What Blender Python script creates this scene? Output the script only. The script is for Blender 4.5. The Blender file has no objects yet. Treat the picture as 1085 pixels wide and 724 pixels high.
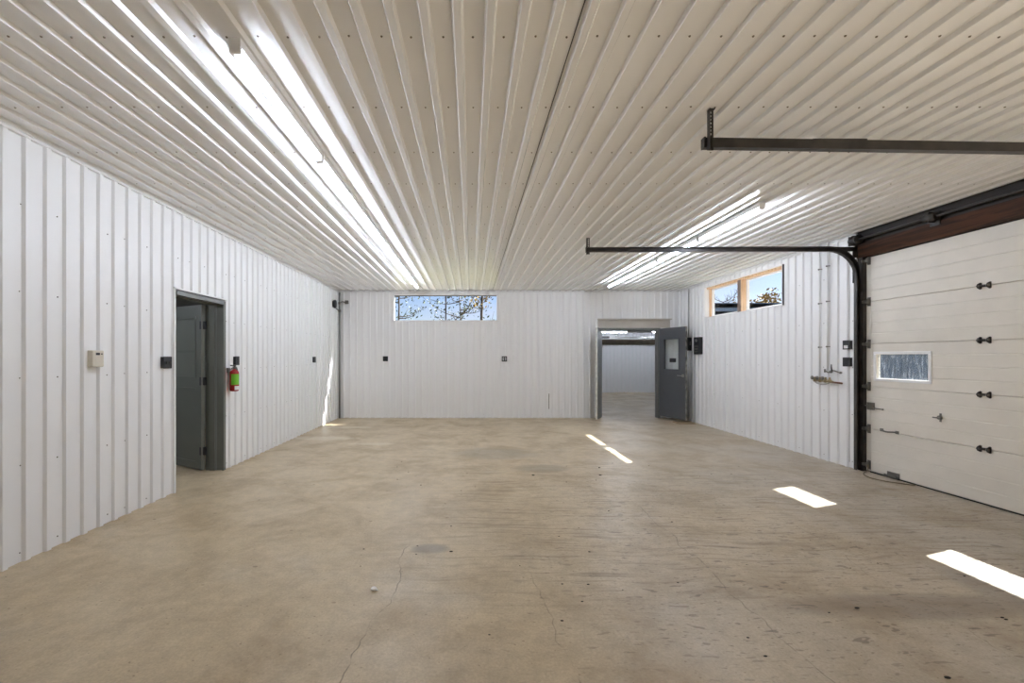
import bpy, bmesh, math, random
from mathutils import Vector, Matrix
PI = math.pi
SC = bpy.context.scene
COL = SC.collection
rnd = random.Random(7)

# ------------------------------------------------------------------ room numbers (metres)
XL, XR, YB, YF, H = -3.12, 4.89, 10.30, -7.0, 3.0
EYE = 1.417
PITCH, RIB = 0.1524, 0.021

# ------------------------------------------------------------------ materials
def mat(name, color=(.8,.8,.8), rough=.5, metal=0.0, spec=.5, emis=None, estr=0.0, trans=0.0):
    m = bpy.data.materials.new(name); m.use_nodes = True
    b = m.node_tree.nodes['Principled BSDF']
    b.inputs['Base Color'].default_value = (*color, 1)
    b.inputs['Roughness'].default_value = rough
    b.inputs['Metallic'].default_value = metal
    b.inputs['Specular IOR Level'].default_value = spec
    b.inputs['Transmission Weight'].default_value = trans
    if emis:
        b.inputs['Emission Color'].default_value = (*emis, 1)
        b.inputs['Emission Strength'].default_value = estr
    return m

def srgb(r, g, b):
    f = lambda c: (c/255/12.92) if c/255 <= .04045 else ((c/255+.055)/1.055)**2.4
    return (f(r), f(g), f(b))

class NT:
    def __init__(s, m): s.t = m.node_tree; s.n = s.t.nodes; s.l = s.t.links; s.b = s.n['Principled BSDF']
    def inp(s, node, key, v):
        if isinstance(v, bpy.types.NodeSocket): s.l.new(v, node.inputs[key])
        elif v is not None: node.inputs[key].default_value = v
    def math(s, op, a, b=None, c=None, clamp=False):
        n = s.n.new('ShaderNodeMath'); n.operation = op; n.use_clamp = clamp
        s.inp(n, 0, a)
        if b is not None: s.inp(n, 1, b)
        if c is not None: s.inp(n, 2, c)
        return n.outputs[0]
    def noise(s, vec, scale, detail=3, rough=.55, dist=0.0):
        n = s.n.new('ShaderNodeTexNoise'); s.inp(n, 'Vector', vec)
        n.inputs['Scale'].default_value = scale; n.inputs['Detail'].default_value = detail
        n.inputs['Roughness'].default_value = rough; n.inputs['Distortion'].default_value = dist
        return n.outputs['Fac']
    def ramp(s, v, a, b, lo=0.0, hi=1.0):
        n = s.n.new('ShaderNodeMapRange'); n.interpolation_type = 'SMOOTHSTEP'
        s.inp(n, 0, v)
        for k, x in enumerate((a, b, lo, hi)): n.inputs[k+1].default_value = x
        return n.outputs[0]
    def mix(s, f, a, b, mode='MIX'):
        n = s.n.new('ShaderNodeMix'); n.data_type = 'RGBA'; n.blend_type = mode
        s.inp(n, 0, f)
        s.inp(n, 6, a if isinstance(a, bpy.types.NodeSocket) else (*a, 1))
        s.inp(n, 7, b if isinstance(b, bpy.types.NodeSocket) else (*b, 1))
        return n.outputs[2]
    def coords(s):
        n = s.n.new('ShaderNodeTexCoord'); return n.outputs['Object']
    def scale(s, vec, sc, off=(0,0,0)):
        n = s.n.new('ShaderNodeMapping'); s.inp(n, 'Vector', vec)
        n.inputs['Scale'].default_value = sc; n.inputs['Location'].default_value = off
        return n.outputs[0]
    def bump(s, h, strength, dist=.01):
        n = s.n.new('ShaderNodeBump'); s.inp(n, 'Height', h)
        n.inputs['Strength'].default_value = strength; n.inputs['Distance'].default_value = dist
        s.l.new(n.outputs[0], s.b.inputs['Normal'])

def painted(name, color, rough, var=.03, nscale=3, spec=.5, bump=0.0):
    m = mat(name, color, rough, spec=spec); t = NT(m)
    v = t.noise(t.coords(), nscale, 4)
    lo = tuple(c*(1-var*2) for c in color); hi = tuple(min(1, c*(1+var)) for c in color)
    c = t.mix(t.ramp(v, .3, .7), lo, hi); t.l.new(c, t.b.inputs['Base Color'])
    t.l.new(t.ramp(v, .3, .7, rough-.04, rough+.05), t.b.inputs['Roughness'])
    if bump: t.bump(t.noise(t.coords(), 60, 2), bump, .002)
    return m

M = {}
M['sheet']   = mat('white_painted_steel', (.86,.86,.86), .36)
M['ceil']    = mat('white_ceiling_steel', (.89,.89,.89), .27)
M['trim']    = painted('white_steel_trim', (.80,.80,.79), .35, .02)
M['screw']   = mat('screw_head', srgb(120,112,102), .4, .6)
M['gap']     = mat('dark_gap', (.03,.03,.03), .8)
M['doorgrey']= painted('dark_grey_door_paint', srgb(104,106,98), .5, .04, 5)
M['doorgrey2']= painted('slate_grey_door_paint', srgb(86,88,92), .40, .03, 5)
M['framegrey']= painted('grey_frame_paint', srgb(120,122,120), .4, .03, 5)
M['black']   = mat('black_plastic', (.018,.018,.02), .4)
M['blackmetal'] = painted('blackened_steel', (.035,.03,.026), .45, .2, 20)
M['track']   = painted('dark_track_steel', (.036,.030,.026), .42, .25, 8)
M['steel']   = mat('galvanised_steel', (.42,.41,.39), .35, .9)
M['dsteel']  = mat('dull_dark_steel', (.20,.19,.17), .4, .7)
M['brass']   = mat('aged_brass', (.33,.26,.15), .4, .8)
M['copper']  = mat('tarnished_copper', (.22,.11,.07), .45, .7)
M['door']    = painted('garage_door_paint', srgb(226,220,209), .45, .02, 4, bump=.06)
M['winwhite']= mat('white_vinyl', (.82,.82,.82), .35)
M['beige']   = mat('beige_plastic', srgb(214,206,190), .45)
M['whitep']  = mat('white_plastic', (.8,.8,.78), .35)
M['red']     = mat('red_enamel', srgb(165,22,28), .25)
M['green']   = mat('lime_label', srgb(110,180,40), .45)
M['conduit'] = mat('grey_conduit', srgb(140,140,136), .4, .1)
M['rubber']  = mat('black_rubber', (.02,.02,.02), .6)
M['lampbody']= mat('white_lamp_body', (.85,.85,.85), .3)
M['tube']    = mat('lit_tube', (.9,.9,.9), .3, emis=(.90,.985,1.15), estr=44.0)
M['mullion'] = mat('dark_bronze_mullion', srgb(90,88,92), .4)
M['header']  = painted('header_flashing', srgb(196,190,180), .4, .03)
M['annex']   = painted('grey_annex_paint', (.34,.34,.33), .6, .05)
M['pebble']  = mat('white_chip', (.9,.89,.86), .6)
M['crumb']   = mat('dirt_crumb', (.03,.025,.02), .9)
M['rope']    = mat('worn_rope', srgb(120,110,92), .8)
M['ply']     = painted('worn_plywood', srgb(150,128,98), .6, .1, 9)
M['bluewall']= painted('blue_grey_siding', srgb(62,78,98), .5, .05, 3)
M['bark']    = painted('pale_bark', srgb(74,64,54), .8, .2, 12)
M['leaf']    = painted('green_leaf', srgb(58,72,40), .6, .25, 9)
M['leafgold']= painted('golden_leaf', srgb(140,112,38), .6, .25, 9)
M['grass']   = painted('dry_grass', srgb(120,118,84), .9, .2, 1.5)
M['soffit']  = mat('grey_soffit', (.4,.4,.4), .6)

def wood(name, c1, c2, sc, along):
    m = mat(name, c1, .7, spec=.25); t = NT(m)
    s = [sc]*3; s[along] = sc*.06
    v = t.noise(t.scale(t.coords(), tuple(s)), 5, 5, .6, .6)
    t.l.new(t.mix(t.ramp(v, .35, .68), c1, c2), t.b.inputs['Base Color'])
    t.bump(v, .15, .004); return m
M['pine']  = wood('pine_wood', srgb(226,196,164), srgb(204,166,130), 8, 2)
M['beam']  = wood('dark_stained_timber', srgb(78,47,28), srgb(40,25,15), 6, 1)

# floor -------------------------------------------------------------
def floor_material():
    m = mat('stained_concrete', (.4,.35,.28), .55, spec=.5); t = NT(m)
    co = t.coords()
    sep = t.n.new('ShaderNodeSeparateXYZ'); t.l.new(co, sep.inputs[0]); X, Y = sep.outputs[0], sep.outputs[1]
    big = t.noise(co, .45, 4, .6)
    tan, grey = srgb(207,188,155), srgb(184,175,160)
    # greyer, dirtier traffic zone in front of the overhead door
    k = t.math('ADD', t.math('MULTIPLY', X, .22), t.math('MULTIPLY', Y, -.08))
    k = t.math('ADD', k, t.math('MULTIPLY', t.math('SUBTRACT', big, .5), 1.6))
    c = t.mix(t.ramp(k, -.35, .75), tan, grey)
    n2 = t.noise(co, 1.7, 5, .62, .4)
    c = t.mix(t.ramp(n2, .38, .72, 0, .55), c, srgb(158,136,104))
    n2b = t.noise(t.scale(co, (1,1,1), (5.3,2.1,0)), 1.1, 5, .6)
    c = t.mix(t.ramp(n2b, .55, .75, 0, .5), c, srgb(206,194,172))
    n3 = t.noise(co, 9, 6, .7)
    c = t.mix(t.ramp(n3, .3, .7, .28, 0), c, srgb(120,104,82))
    n4 = t.noise(co, 70, 3, .7)
    c = t.mix(t.ramp(n4, .3, .7, .22, 0), c, srgb(96,86,72))
    # faint reflected light painted as pale patches beside the left wall
    for (px, py, rx, ry) in ((-2.65,7.7,.7,.16), (-2.45,8.9,.5,.14), (-1.6,7.2,.4,.1)):
        d = t.math('ADD', t.math('POWER', t.math('DIVIDE', t.math('SUBTRACT', X, px), rx), 2), t.math('POWER', t.math('DIVIDE', t.math('SUBTRACT', Y, py), ry), 2))
        d = t.math('ADD', d, t.math('MULTIPLY', t.math('SUBTRACT', n2, .5), 2.2))
        c = t.mix(t.ramp(d, .4, 1.3, .5, 0), c, srgb(214,206,188))
    # grey stains
    for (px, py, rx, ry, col) in ((-.31,3.25,.13,.085,(112,108,100)), (.35,6.5,.6,.4,(140,130,112)), (.9,5.6,.35,.2,(132,120,100)), (2.5,2.5,.8,.13,(112,98,82)), (3.3,2.75,.25,.3,(120,112,104))):
        d = t.math('ADD', t.math('POWER', t.math('DIVIDE', t.math('SUBTRACT', X, px), rx), 2), t.math('POWER', t.math('DIVIDE', t.math('SUBTRACT', Y, py), ry), 2))
        d = t.math('ADD', d, t.math('MULTIPLY', t.math('SUBTRACT', n2, .5), 2.0))
        c = t.mix(t.ramp(d, .2, 1.5, .55, 0), c, srgb(*col))
    # tyre-dragged streaks running across, towards the overhead door
    zone = t.math('MULTIPLY', t.ramp(t.math('ADD', X, t.math('MULTIPLY', big, 1.2)), -.6, 1.3), t.math('MULTIPLY', t.ramp(Y, 2.0, 3.2), t.ramp(Y, 7.2, 4.8)))
    warp = t.n.new('ShaderNodeVectorMath'); warp.operation = 'ADD'
    wn = t.n.new('ShaderNodeTexNoise'); wn.inputs['Scale'].default_value = 1.1; t.l.new(co, wn.inputs['Vector'])
    ws = t.n.new('ShaderNodeVectorMath'); ws.operation = 'SCALE'; ws.inputs[3].default_value = .22; t.l.new(wn.outputs['Color'], ws.inputs[0])
    t.l.new(co, warp.inputs[0]); t.l.new(ws.outputs[0], warp.inputs[1]); cw = warp.outputs[0]
    st = t.noise(t.scale(cw, (.9, 16, 1)), 1.6, 5, .65)
    c = t.mix(t.math('MULTIPLY', t.ramp(st, .50, .70, 0, .7), zone), c, srgb(122,104,80))
    # short dark scuffs
    sc2 = t.noise(t.scale(cw, (5, 17, 1), (3,1,0)), 1.7, 2, .55)
    z2 = t.math('MULTIPLY', t.ramp(t.math('ADD', X, t.math('MULTIPLY', big, 1.5)), .3, 2.2), t.math('MULTIPLY', t.ramp(Y, 1.5, 2.3), t.ramp(Y, 6.5, 4.4)))
    c = t.mix(t.math('MULTIPLY', t.ramp(sc2, .635, .69, 0, .6), z2), c, srgb(88,75,62))
    sc3 = t.noise(t.scale(cw, (11, 30, 1), (7,3,0)), 1.8, 3, .6)
    c = t.mix(t.math('MULTIPLY', t.ramp(sc3, .60, .70, 0, .65), z2), c, srgb(92,78,64))
    # speckles
    def specks(scl, thr, col, amt, off):
        nonlocal c
        v = t.n.new('ShaderNodeTexVoronoi'); v.inputs['Scale'].default_value = scl
        t.l.new(t.scale(cw, (1,1.5,1), off), v.inputs['Vector'])
        sp = t.n.new('ShaderNodeSeparateColor'); t.l.new(v.outputs['Color'], sp.inputs[0])
        a = t.math('MULTIPLY', t.ramp(v.outputs['Distance'], .10, .17, 1, 0), t.ramp(sp.outputs[0], thr, thr+.02))
        c = t.mix(t.math('MULTIPLY', a, amt), c, srgb(*col))
    specks(9, .93, (104,82,58), .6, (0,0,0)); specks(22, .86, (104,84,62), .6, (4,7,0)); specks(34, .82, (100,84,66), .5, (9,2,0))
    # cracks
    def crack(x0, slope, y0, y1, w, seed, amt=.75):
        nonlocal c
        cmb = t.n.new('ShaderNodeCombineXYZ'); t.l.new(Y, cmb.inputs[0]); cmb.inputs[1].default_value = seed
        wob = t.math('ADD', t.math('MULTIPLY', t.math('SUBTRACT', t.noise(cmb.outputs[0], 1.3, 4, .6), .5), .34), 0)
        path = t.math('ADD', t.math('ADD', t.math('MULTIPLY', Y, slope), x0), wob)
        d = t.math('ABSOLUTE', t.math('SUBTRACT', X, path))
        a = t.math('MULTIPLY', t.ramp(d, w*.4, w, 1, 0), t.math('MULTIPLY', t.ramp(Y, y0, y0+.1), t.ramp(Y, y1, y1-.3)))
        a = t.math('MULTIPLY', a, t.ramp(t.noise(co, 7, 2), .38, .55, .15, 1))
        c = t.mix(t.math('MULTIPLY', a, amt), c, srgb(84,72,58))
    crack(-.62, .045, .8, 3.5, .0045, 3.0, .65)
    crack(1.55, .01, 1.0, 4.4, .005, 8.0, .5)
    crack(.55, -.05, 1.6, 3.0, .004, 12.0, .45)
    crack(2.3, .12, 1.2, 4.0, .004, 21.0, .4)
    # joint line at the far end and doorway
    t.l.new(c, t.b.inputs['Base Color'])
    t.l.new(t.ramp(n2, .3, .7, .34, .52), t.b.inputs['Roughness'])
    t.bump(t.math('ADD', t.math('MULTIPLY', n3, .6), t.math('MULTIPLY', n4, .3)), .12, .01)
    return m
M['floor'] = floor_material()

def glass(name, dirt=0.0):
    m = bpy.data.materials.new(name); m.use_nodes = True; nt = m.node_tree; nt.nodes.clear()
    out = nt.nodes.new('ShaderNodeOutputMaterial')
    tr = nt.nodes.new('ShaderNodeBsdfTransparent'); tr.inputs[0].default_value = (.96,.98,.98,1)
    gl = nt.nodes.new('ShaderNodeBsdfGlossy'); gl.inputs['Roughness'].default_value = .03
    lw = nt.nodes.new('ShaderNodeLayerWeight'); lw.inputs[0].default_value = .5
    pw = nt.nodes.new('ShaderNodeMath'); pw.operation = 'POWER'; pw.inputs[1].default_value = 5; nt.links.new(lw.outputs['Facing'], pw.inputs[0])
    fr = nt.nodes.new('ShaderNodeMath'); fr.operation = 'MULTIPLY_ADD'; fr.inputs[1].default_value = .9; fr.inputs[2].default_value = .001; nt.links.new(pw.outputs[0], fr.inputs[0])
    mx = nt.nodes.new('ShaderNodeMixShader')
    nt.links.new(fr.outputs[0], mx.inputs[0]); nt.links.new(tr.outputs[0], mx.inputs[1]); nt.links.new(gl.outputs[0], mx.inputs[2])
    last = mx
    if dirt:
        df = nt.nodes.new('ShaderNodeBsdfDiffuse'); df.inputs[0].default_value = (.55,.6,.66,1)
        tc = nt.nodes.new('ShaderNodeTexCoord')
        mp = nt.nodes.new('ShaderNodeMapping'); mp.inputs['Scale'].default_value = (1, 30, 6); nt.links.new(tc.outputs['Object'], mp.inputs[0])
        n1 = nt.nodes.new('ShaderNodeTexNoise'); n1.inputs['Scale'].default_value = 1.2; n1.inputs['Detail'].default_value = 6; n1.inputs['Roughness'].default_value = .7; nt.links.new(mp.outputs[0], n1.inputs['Vector'])
        r = nt.nodes.new('ShaderNodeMapRange'); r.inputs[1].default_value = .5; r.inputs[2].default_value = .75; r.inputs[3].default_value = .10; r.inputs[4].default_value = dirt
        nt.links.new(n1.outputs['Fac'], r.inputs[0])
        m2 = nt.nodes.new('ShaderNodeMixShader'); nt.links.new(r.outputs[0], m2.inputs[0]); nt.links.new(mx.outputs[0], m2.inputs[1]); nt.links.new(df.outputs[0], m2.inputs[2])
        last = m2
    nt.links.new(last.outputs[0], out.inputs[0])
    return m
M['glass'] = glass('clear_glass'); M['dirtyglass'] = glass('dirty_glass', .75)

# ------------------------------------------------------------------ mesh helpers
class MB:
    """collects shapes, linked as ONE mesh object"""
    def __init__(s): s.bm = bmesh.new(); s.mi = 0
    def slot(s, i): s.mi = i; return s
    def face(s, pts, smooth=False):
        vs = [s.bm.verts.new(Vector(p)) for p in pts]
        f = s.bm.faces.new(vs); f.material_index = s.mi; f.smooth = smooth; return f
    def box(s, a, b, bev=0.0, mx=None):
        lo = [min(a[i], b[i]) for i in range(3)]; hi = [max(a[i], b[i]) for i in range(3)]
        r = bmesh.ops.create_cube(s.bm, size=1.0)
        vs = r['verts']
        for v in vs:
            for i in range(3): v.co[i] = lo[i] if v.co[i] < 0 else hi[i]
        fs = {f for v in vs for f in v.link_faces}
        if bev:
            es = {e for v in vs for e in v.link_edges}
            rr = bmesh.ops.bevel(s.bm, geom=list(es), offset=bev, segments=2, affect='EDGES', profile=.5)
            fs = {f for f in rr['faces']} | {f for f in fs if f.is_valid}
            vs = list({v for f in fs for v in f.verts})
        if mx is not None:
            for v in vs: v.co = mx @ v.co
        for f in fs: f.material_index = s.mi
        return s
    def cyl(s, p, q, r, seg=16, r2=None, smooth=True):
        p, q = Vector(p), Vector(q); d = q-p; L = d.length
        z = d.normalized(); x = z.orthogonal().normalized(); y = z.cross(x)
        r2 = r if r2 is None else r2
        A = [s.bm.verts.new(p + (x*math.cos(2*PI*i/seg)+y*math.sin(2*PI*i/seg))*r) for i in range(seg)]
        B = [s.bm.verts.new(q + (x*math.cos(2*PI*i/seg)+y*math.sin(2*PI*i/seg))*r2) for i in range(seg)]
        for i in range(seg):
            f = s.bm.faces.new((A[i], A[(i+1)%seg], B[(i+1)%seg], B[i])); f.smooth = smooth; f.material_index = s.mi
        f = s.bm.faces.new(A[::-1]); f.material_index = s.mi
        f = s.bm.faces.new(B); f.material_index = s.mi
        return s
    def tube(s, pts, r, seg=10, radii=None):
        pts = [Vector(p) for p in pts]; rings = []
        up = None
        for i, p in enumerate(pts):
            t = (pts[min(i+1, len(pts)-1)]-pts[max(i-1, 0)]).normalized()
            if up is None: up = t.orthogonal().normalized()
            up = (up - t*up.dot(t)).normalized(); w = t.cross(up)
            rr = radii[i] if radii else r
            rings.append([s.bm.verts.new(p+(up*math.cos(2*PI*k/seg)+w*math.sin(2*PI*k/seg))*rr) for k in range(seg)])
        for A, B in zip(rings, rings[1:]):
            for k in range(seg):
                f = s.bm.faces.new((A[k], A[(k+1)%seg], B[(k+1)%seg], B[k])); f.smooth = True; f.material_index = s.mi
        for R in (rings[0][::-1], rings[-1]):
            f = s.bm.faces.new(R); f.material_index = s.mi
        return s
    def lathe(s, c, prof, seg=24, axis=2):
        """prof: list of (radius, height) about a vertical (or axis) line at c"""
        c = Vector(c); rings = []
        def P(r, h, a):
            v = Vector((0,0,0)); o = [k for k in range(3) if k != axis]
            v[axis] = h; v[o[0]] = r*math.cos(a); v[o[1]] = r*math.sin(a); return c+v
        for r, h in prof: rings.append([s.bm.verts.new(P(max(r,1e-4), h, 2*PI*k/seg)) for k in range(seg)])
        for A, B in zip(rings, rings[1:]):
            for k in range(seg):
                f = s.bm.faces.new((A[k], A[(k+1)%seg], B[(k+1)%seg], B[k])); f.smooth = True; f.material_index = s.mi
        for R in (rings[0], rings[-1]):
            f = s.bm.faces.new(R); f.material_index = s.mi
        return s
    def sphere(s, c, r, sc=(1,1,1), u=12, v=8):
        rr = bmesh.ops.create_uvsphere(s.bm, u_segments=u, v_segments=v, radius=r)
        for x in rr['verts']: x.co = Vector((x.co.x*sc[0], x.co.y*sc[1], x.co.z*sc[2])) + Vector(c)
        for f in {f for x in rr['verts'] for f in x.link_faces}: f.smooth = True; f.material_index = s.mi
        return s
    def prism(s, prof, fn, a, b):
        """closed 2-D profile swept from a to b; fn(p, t) -> xyz"""
        A = [s.bm.verts.new(Vector(fn(p, a))) for p in prof]; B = [s.bm.verts.new(Vector(fn(p, b))) for p in prof]
        n = len(prof)
        for i in range(n):
            f = s.bm.faces.new((A[i], A[(i+1)%n], B[(i+1)%n], B[i])); f.material_index = s.mi
        for R in (A[::-1], B):
            f = s.bm.faces.new(R); f.material_index = s.mi
        return s
    def build(s, name, mats, parent=None, loc=None, fix=True):
        if fix: bmesh.ops.recalc_face_normals(s.bm, faces=s.bm.faces[:])
        me = bpy.data.meshes.new(name)
        if loc is not None: bmesh.ops.translate(s.bm, verts=s.bm.verts[:], vec=-Vector(loc))
        s.bm.to_mesh(me); s.bm.free()
        for m in (mats if isinstance(mats, (list, tuple)) else [mats]): me.materials.append(M[m] if isinstance(m, str) else m)
        o = bpy.data.objects.new(name, me); COL.objects.link(o)
        if parent is not None:
            o.parent = parent
            if loc is None: o.matrix_parent_inverse = Matrix.Translation(-parent.location)
            # parts are modelled in world space; parents are never rotated while building
        elif loc is not None: o.location = loc
        return o

def empty(name, loc=(0,0,0)):
    o = bpy.data.objects.new(name, None); COL.objects.link(o); o.location = loc; o.empty_display_size = .1; return o
def tag(o, label=None, cat=None, group=None, kind=None):
    if label: o['label'] = label
    if cat: o['category'] = cat
    if group: o['group'] = group
    if kind: o['kind'] = kind
    return o
def struct(o, label=None, cat=None): return tag(o, label, cat, kind='structure')
def copy_tree(o, dx=(0,0,0), parent=None):
    c = o.copy(); COL.objects.link(c)
    if parent is None: c.location = o.location + Vector(dx)
    else: c.parent = parent; c.matrix_parent_inverse = o.matrix_parent_inverse.copy()
    for ch in list(o.children): copy_tree(ch, parent=c)
    return c

# ------------------------------------------------------------------ ribbed sheet and slabs with openings
def free_spans(s, z0, z1, ops):
    sp = [(z0, z1)]
    for (a, b, c, d) in ops:
        if a < s < b:
            ns = []
            for (u, v) in sp:
                if d <= u or c >= v: ns.append((u, v)); continue
                if c > u: ns.append((u, c))
                if d < v: ns.append((d, v))
            sp = ns
    return sp
def ribbed(mb, fn, s0, s1, z0, z1, phase, ops=(), pitch=PITCH, h=RIB):
    """fn(s, depth_into_room, z) -> xyz ; phase = a rib centre"""
    pts = [(s0, None), (s1, None)]
    k = math.floor((s0-phase)/pitch)-1
    prof = []
    while phase+k*pitch < s1+pitch:
        c = phase+k*pitch
        prof += [(c-.0285, 0), (c-.0175, h), (c+.0175, h), (c+.0285, 0)]; k += 1
    def dep(s):
        for (a, da), (b, db) in zip(prof, prof[1:]):
            if a <= s <= b: return da + (db-da)*(s-a)/(b-a)
        return 0
    cuts = {s0, s1}
    for (a, b, c, d) in ops: cuts |= {min(max(a, s0), s1), min(max(b, s0), s1)}
    S = sorted(cuts | {p for p, _ in prof if s0 < p < s1})
    for a, b in zip(S, S[1:]):
        if b-a < 1e-5: continue
        for (u, v) in free_spans((a+b)/2, z0, z1, ops):
            mb.face([fn(a, dep(a), u), fn(b, dep(b), u), fn(b, dep(b), v), fn(a, dep(a), v)])
def slab(mb, fn, s0, s1, z0, z1, d0, d1, ops=()):
    cuts = {s0, s1}
    for (a, b, c, d) in ops: cuts |= {min(max(a, s0), s1), min(max(b, s0), s1)}
    S = sorted(cuts)
    for a, b in zip(S, S[1:]):
        if b-a < 1e-5: continue
        for (u, v) in free_spans((a+b)/2, z0, z1, ops):
            p, q = fn(a, d0, u), fn(b, d1, v); mb.box(p, q)
def screws(mb, fn, ss, zs, ops=(), r=.0065, flat=True):
    for z in zs:
        for s in ss:
            if any(a-.02 < s < b+.02 and c-.02 < z < d+.02 for (a, b, c, d) in ops): continue
            n = 6; js, jz = rnd.uniform(-.006,.006), rnd.uniform(-.005,.005)
            ring = [fn(s+js+r*math.cos(2*PI*i/n), .0005, z+jz+r*math.sin(2*PI*i/n)) for i in range(n)]
            top = [fn(s+js+.6*r*math.cos(2*PI*i/n), .005, z+jz+.6*r*math.sin(2*PI*i/n)) for i in range(n)]
            for i in range(n): mb.face([ring[i], ring[(i+1)%n], top[(i+1)%n], top[i]])
            mb.face(top)
def frange(a, b, st):
    out = []; x = a
    while x < b: out.append(x); x += st
    return out

fnL = lambda s, d, z: (XL+d, s, z)          # left wall, s = Y
fnR = lambda s, d, z: (XR-d, s, z)
fnB = lambda s, d, z: (s, YB-d, z)
fnC = lambda s, d, y: (s, y, H-d)

# openings (s0, s1, z0, z1)
DL = (4.59, 5.56, 0, 2.14)                   # left personnel doorway
WR = (6.86, 9.15, 2.24, 2.875)               # window in right wall
DG = (2.85, 5.565, 0, 3.0)                   # overhead door with header
DG_ADDED = (-1.35, 1.40, 0, 2.62)                   # open doorway added out of view beside the camera, lets in bounce daylight
WB = (-1.832, .636, 2.262, 2.912)            # window in back wall
DB = (2.98, 4.44, 0, 2.11)                   # double doorway in back wall
HB = (2.98, 4.67, 2.11, 2.325)               # flashing panel over it

# ceiling
mb = MB(); mb.slot(0); ribbed(mb, fnC, XL, XR, YF, YB, .0145+.0762)
mb.slot(1); screws(mb, fnC, [.0145+PITCH*k for k in range(-20, 32)], frange(2.162-.61*3, YB, .61))
mb.slot(2); mb.box((.503, YF, H-.004), (.507, YB, H+.0))
for xx in (-2.24, -1.325, 1.42, 2.335, 3.25, 4.165): mb.slot(0).box((xx-.004, YF, H-.0015), (xx+.002, YB, H))
mb.slot(0); slab(mb, fnC, XL-.02, XR+.02, YF, YB+.02, -.004, -.05)
struct(mb.build('ceiling', ['ceil', 'screw', 'gap'], fix=True), 'white ribbed steel ceiling with rows of screws', None)

# left wall
mb = MB(); ribbed(mb, fnL, YF, YB, 0.0, H-.006, 3.043+.03, [DL])
mb.slot(1); screws(mb, fnL, frange(3.307-.4572*6, YB, .4572), [.067+.603*k for k in range(5)], [DL], .0055)
screws(mb, fnL, [3.95+.914*k for k in range(-6, 8)], [.067+.603*k for k in range(5)], [DL], .0045)
mb.slot(0); slab(mb, fnL, YF, YB, 0, H+.05, -.004, -.20, [DL])
struct(mb.build('wall_left', ['sheet', 'screw']))
# right wall
mb = MB(); ribbed(mb, fnR, YF, YB, 0.0, H-.006, 5.70, [WR, DG, DG_ADDED])
mb.slot(1); screws(mb, fnR, frange(5.62, YB, .4572), [.08+.603*k for k in range(5)], [WR, DG, DG_ADDED], .0055)
mb.slot(0); slab(mb, fnR, YF, YB, 0, H+.05, -.004, -.15, [WR, DG, DG_ADDED])
struct(mb.build('wall_right', ['sheet', 'screw']))
# back wall
WBO = (WB[0]-.02, WB[1]+.02, WB[2]-.04, 3.0)
mb = MB(); ribbed(mb, fnB, XL, XR, 0.0, H-.006, 1.73, [WB, DB, HB])
mb.slot(1); screws(mb, fnB, frange(-2.9, XR, .4572), [.08+.603*k for k in range(5)], [WB, DB, HB], .004)
mb.slot(0); slab(mb, fnB, XL-.2, XR+.15, 0, H+.05, -.004, -.09, [WB, DB]); slab(mb, fnB, XL-.2, XR+.15, 0, H+.05, -.09, -.15, [WBO, DB])
struct(mb.build('wall_back', ['sheet', 'screw']))
# wall behind the camera
fnF = lambda s, d, z: (s, YF+d, z)
mb = MB(); ribbed(mb, fnF, XL, XR, 0, H-.006, 0)
mb.slot(0); slab(mb, fnF, XL-.2, XR+.15, 0, H+.05, -.004, -.15)
struct(mb.build('wall_front', ['annex']))

# floor (one slab through all three rooms)
mb = MB(); mb.box((-6.6, YF-.2, -.12), (10.0, 17.95, 0))
struct(mb.build('floor', ['floor']))
mb = MB(); mb.box((-90, -60, -.30), (110, 140, -.14))
struct(mb.build('ground', ['grass']))
mb = MB(); mb.box((XR+.15, -7, -.14), (12, 8, -.02)); struct(mb.build('apron', [painted('pale_concrete', (.42,.40,.36), .8, .06, 2)]))
# roof slab with its overhanging eaves
mb = MB(); mb.box((-7.0, YF-.6, 3.055), (5.66, 10.47, 3.16)); mb.box((5.62, YF-.6, 2.99), (5.66, 10.47, 3.2)); mb.box((-7.0, 10.452, 3.03), (5.62, 10.47, 3.2))
struct(mb.build('roof', ['soffit']))

# trims --------------------------------------------------------------
def trimbox(name, boxes, m='trim'):
    mb = MB()
    for a, b in boxes: mb.box(a, b)
    return struct(mb.build(name, [m]))
trimbox('trim_1', [((XL, YB-.028, H-.055), (XR, YB, H-.030)), ((XL, YB-.034, H-.034), (XR, YB, H-.030))])                 # over back wall
trimbox('trim_2', [((XL, YF, H-.048), (XL+.026, YB, H-.026)), ((XL, YF, H-.03), (XL+.034, YB, H-.026))])                  # over left wall
trimbox('trim_3', [((XR-.026, 5.565, H-.052), (XR, YB, H-.026)), ((XR-.026, YF, H-.052), (XR, 2.85, H-.026))])
trimbox('trim_4', [((XL, YB-.03, 0), (XL+.03, YB, H-.05)), ((XR-.03, YB-.03, 0), (XR, YB, H-.05))])                       # inner corners
trimbox('trim_5', [((XR-.024, 5.545, 0), (XR+.0, 5.585, 2.98)), ((XR-.024, 2.83, 0), (XR, 2.87, 2.98))])                  # edges of wall at overhead door
trimbox('trim_11', [((XR-.03, -1.37, 0), (XR+.15, -1.33, 2.64)), ((XR-.03, 1.38, 0), (XR+.15, 1.42, 2.64)), ((XR-.03, -1.33, 2.60), (XR+.15, 1.38, 2.64))])  # edging of the added doorway beside the camera
trimbox('trim_6', [((XL-.02, 4.575, 0), (XL+.028, 4.60, 2.155)), ((XL-.02, 4.575, 2.138), (XL+.028, 5.575, 2.155))])     # left doorway edge trim
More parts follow.
